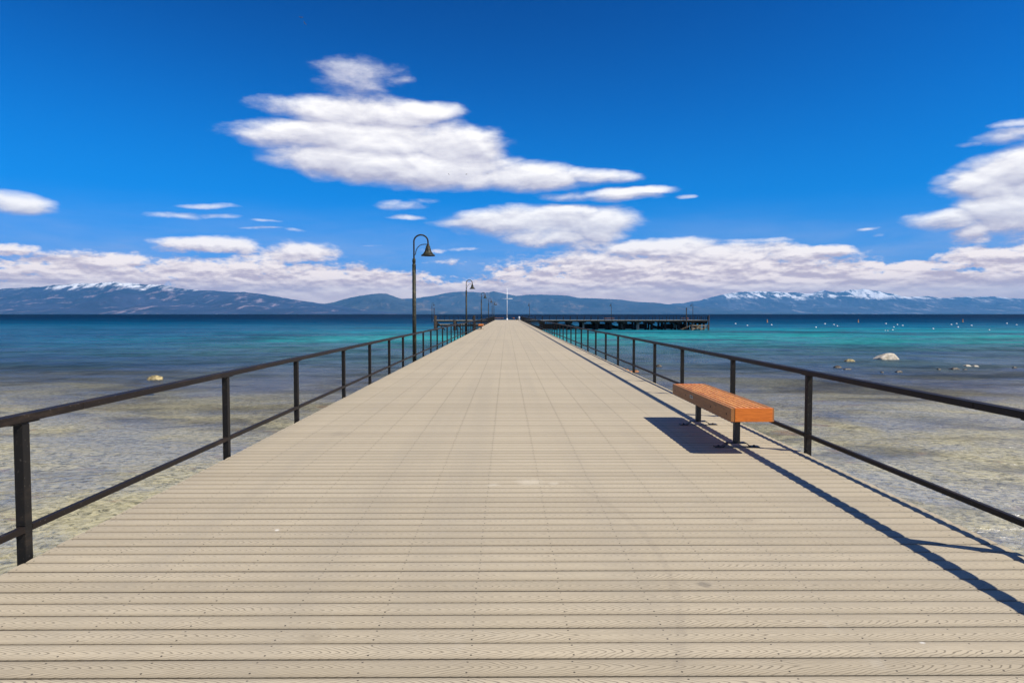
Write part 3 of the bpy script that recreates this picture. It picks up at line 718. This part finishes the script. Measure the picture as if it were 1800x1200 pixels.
dk("bollard_pile", MB().tube([(-7.5, 156.6, -10), (-7.5, 156.6, 1.15)], .28, 12), M_oldwood)
for a, b in ((-16.4,-14.2),(-12.0,-10.3)):
    dk("cross_brace", MB().bar((a, 156.9, -.2), (b, 156.9, -2.2), .16, .22), M_oldwood)
wing_rail("thin dark railing along the upper deck of the left boat landing", (-16.6, 158.2), (-3.6, 158.2), 1.1, .9)
def pole_post(x, y, z, r, lb):
    o = empty("mooring_post", (x, y, 0)); tag(o, lb, "mooring post")
    MB().tube([(0,0,WZ-8),(0,0,z)], [r, r*.85], 12).build("shaft", M_oldwood, o)
    MB().lathe([(0,z),(r*1.3,z+.002),(r*1.25,z+.12),(0,z+.22)], n=12).build("cap", M_black, o)
pole_post(-16.6, 156.0, 2.65, .10, "slim dark pole rising beside the outer lamp of the left landing")
pole_post(42.3, WY0-.35, 2.75, .13, "slim dark pole standing left of the end lamp of the right wing")
pole_post(WX1+.25, WY0+.1, 1.0, .16, "dark corner post in the water at the outermost end of the right wing")

# ------------------------------------------------------------------ rocks and buoys
def px_water(px, py, z=WZ):
    y = (HCAM - z)*F/(py - VY); return (px-VX)/F*y, y
M_rock = simple_material("pale_granite", (.34,.29,.21), (.62,.56,.46), 3.0, .85, .3, 0, .8, .08)
M_rockd = simple_material("dark_wet_rock", (.022,.018,.014), (.10,.075,.045), 4.0, .5, .5, 0, .8, .05)
M_rocky = simple_material("yellow_lichen_rock", (.14,.11,.05), (.42,.34,.17), 4.0, .75, .3, 0, .8, .05)
M_rust = simple_material("rusty_red_rock", (.16,.06,.022), (.42,.19,.08), 3.0, .7, .3, 0, .8, .05)
def rock(x0, x1, ytop, ybase, material, lb, seed, peak=.0, name="rock", group=None, sharp=.28):
    px = (x0+x1)/2; X, Y = px_water(px, ybase); k = Y/F; w = (x1-x0)*k; h = (ybase-ytop)*k
    RZ = .80 if peak > .4 else .70
    mb = MB(); bmesh.ops.create_icosphere(mb.bm, subdivisions=4, radius=1.0)
    for v in mb.bm.verts:
        p = v.co.copy(); n = noise.fractal(p*1.1+Vector((seed*9.1, 0, 0)), .9, 2, 5)
        c = noise.cell_vector(p*1.6+Vector((seed, seed, 0)))
        q = p*(1+sharp*n)
        # chop planes give flat boulder facets
        for dv in ((.3,.4,.85),(-.7,.2,.6),(.8,-.3,.45),(-.2,-.8,.5),(.1,-.95,.15),(.95,.2,.05),(-.95,-.1,.1)):
            dd = Vector(dv).normalized(); e = q.dot(dd) - (.78 + .1*math.sin(seed*3+dv[0]*7))
            if e > 0: q -= dd*e*.85
        q.z = q.z*(1 + peak*q.x)
        v.co = Vector((q.x*w*(.50 if peak > .4 else .56), q.y*w*.42, q.z*h*RZ if q.z > 0 else q.z*h*.5))
    for f in mb.bm.faces: f.smooth = True
    o = mb.build(name, material, None, (X, Y + w*.35, WZ)); tag(o, lb, "rock", group)
    return o
rock(1547,1592,618,632.5,M_rock,"large pale boulder standing highest out of the water right of the pier",1.0,.42,sharp=.16)
rock(253,281,657,667.5,M_rocky,"lone small yellowish rock in the water left of the pier",2.2,.25)
rock(1490,1509,629,636,M_rocky,"small tan rock in the water left of the large pale boulder",3.1)
rock(1471,1486,641.5,647,M_rockd,"small dark rock nearest the railing, left and in front of the tan rock",4.4)
rock(1487,1503,646.5,650,M_rockd,"flat dark rock just right of the small dark rock nearest the railing",5.3)
rock(1553,1560,652.5,655.5,M_rockd,"tiny dark rock in front of the large pale boulder, leftmost of two",6.1)
rock(1580,1594,650.5,655,M_rockd,"small dark rock in front of the large pale boulder's right end",7.3)
rock(1654,1662,647,650.5,M_rockd,"tiny dark rock left of the dark flat rocks on the right",8.2)
rock(1678,1696,645,650,M_rockd,"wide dark rock among the far right shallows, left of the white-topped stones",9.4)
rock(1703,1717,640.5,644.5,M_rock,"small white-topped stone in the shallows on the far right",10.2)
rock(1718,1730,641.5,645,M_rock,"second small pale stone just right of the white-topped stone",14.2)
rock(1788,1797,643.5,647.5,M_rockd,"dark rock at the right edge of the view",11.7)
rock(1700,1708,648,650.5,M_rockd,"tiny dark rock just in front of the white-topped stone",12.9)
rock(1153,1166,639,645,M_rockd,"dark rock seen between two railing posts left of the foreground bench",13.5)
for i, (a, b, t, c) in enumerate(((1098,1108,647,652),(1104,1116,650,655),(1114,1125,649,654.5),(1093,1101,646,650))):
    rock(a, b, t, c, M_rust, ["low rusty stone left of the middle of the cluster beyond the right railing","rusty stone nearest the pier in the middle of the cluster beyond the right railing","rusty stone at the right end of the cluster beyond the right railing","small rusty stone at the left end of the cluster beyond the right railing"][i], 20+i*1.7, group="rusty stones by the pier")

def make_buoy(m, tall=False):
    root = empty("marker_buoy" if tall else "mooring_buoy")
    if tall:
        MB().lathe([(0,-.45),(.30,-.40),(.36,0),(.34,.25),(.24,.35),(.20,1.15),(.22,1.45),(.14,1.55),(0,1.57)], n=18).build("float", m, root)
    else:
        MB().lathe([(0,-.40),(.18,-.36),(.36,-.18),(.42,.05),(.38,.28),(.24,.42),(.10,.47),(0,.48)], n=18).build("float", m, root)
        MB().lathe([(0,.46),(.06,.46),(.05,.55),(0,.57)], n=10).build("ring_post", M_black, root)
    return root
bw = make_buoy(M_buoy); bo = make_buoy(M_buoyo, True)
white = [(281,264,"right after the end of the right wing, the leftmost"),(344,273,"second from the left"),(472,270,"just right of the leftmost orange marker"),(708,283,"alone left of the cluster of three"),(755,265,"upper left of the cluster of three"),(803,269,"middle of the cluster of three"),(821,276,"lower right of the cluster of three"),(1079,264,"above the large boulder, farthest of its cluster"),(1140,269,"above the large boulder, left of the upper pair"),(1168,274,"above the large boulder, right of the upper pair"),(1121,282,"nearer one above the large boulder, middle of its cluster"),(1116,297,"nearest one above the large boulder, right of a tiny pair"),(1077,300,"tiny left one of a pair above the boulder"),(1090,300.5,"tiny right one of a pair above the boulder"),(1331,291,"alone between the two clusters on the right"),(1427,269,"left one under the rightmost orange marker"),(1455,264,"upper one under the rightmost orange marker"),(1463,282,"nearer one under the rightmost orange marker"),(1535,274,"right of the rightmost orange marker"),(1630,297,"nearest of those at the far right"),(1723,263,"near the right edge, farther of two"),(1775,270,"at the right edge of the view, last of the row")]
for i, (cx, cy, lb) in enumerate(white):
    o = bw if i == 0 else copy_tree(bw); px, py = 1200+cx/3, 480+(cy+4)/3; X, Y = px_water(px, py)
    o.location = (X, Y, WZ); k = (.75 if i not in (12, 13) else .5)*random.uniform(.92, 1.08)*Y/300; o.scale = (k*1.15, k*1.15, k*1.1)
    o.rotation_euler = (random.uniform(-.12,.12), random.uniform(-.12,.12), random.uniform(0, 6)); tag(o, "white buoy, "+lb, "buoy", "white mooring buoys")
for i, (cx, cy, lb) in enumerate([(449,253,"leftmost of three orange markers, beyond the end of the right wing"),(932,253,"middle one of three orange markers, above the small tan rock"),(1488,252,"rightmost of three orange markers, above the right cluster of white buoys")]):
    o = bo if i == 0 else copy_tree(bo); X, Y = px_water(1200+cx/3, 480+(cy+7)/3); o.location = (X, Y, WZ); k = .85
    o.scale = (k, k, k); tag(o, "orange-brown marker buoy, "+lb, "buoy", "orange marker buoys")

# ------------------------------------------------------------------ birds
M_bird = simple_material("grey_gull_feathers", (.08,.08,.09), (.25,.25,.27), 8, .8)
def make_bird():
    root = empty("gull")
    mb = MB(); mb.tube([(0,-.26,0),(0,-.2,.0),(0,-.05,0),(0,.12,.01),(0,.22,.04),(0,.27,.045),(0,.31,.035)], [.01,.035,.07,.06,.04,.035,.008], 10); mb.build("body", M_bird, root)
    for s in (-1, 1):
        mb = MB(); bm = mb.bm
        P = [(.03,.10,.02),(.03,-.08,.02),(.32,-.04,.14),(.32,.15,.15),(.68,-.10,.08),(.66,.04,.09)]
        for dz in (0, .012):
            pass
        up = [bm.verts.new((s*p[0], p[1], p[2]+.008)) for p in P]; dn = [bm.verts.new((s*p[0], p[1], p[2]-.008)) for p in P]
        for f in ((0,1,2,3),(3,2,4,5)):
            bm.faces.new([up[i] for i in f]); bm.faces.new([dn[i] for i in f][::-1])
        for a, b in ((0,1),(1,2),(2,4),(4,5),(5,3),(3,0)): bm.faces.new((up[a], up[b], dn[b], dn[a]))
        mb.build("wing", M_bird, root)
    return root
gb = make_bird()
for i, (px, py, d, rz, ro) in enumerate([(790,309,230,1.1,.5),(821,309,210,2.0,-.5),(857,308,260,.6,.3),(543,52,150,1.4,.4),(537,42,170,.9,-.4)]):
    o = gb if i == 0 else copy_tree(gb)
    # true ray of the pinhole through the tilted camera
    o.location = ((px-VX)/F*d, d, HCAM+(VY-py)/F*d); o.rotation_euler = (ro, ro*.6, rz)
    tag(o, ["small gull flying under the big cloud, leftmost of three","small gull flying under the big cloud, middle of three","small gull flying under the big cloud, rightmost of three","tiny gull high in the blue sky above the big cloud, lower of two","tiny gull high in the blue sky above the big cloud, upper of two"][i], "bird", "gulls in the sky")
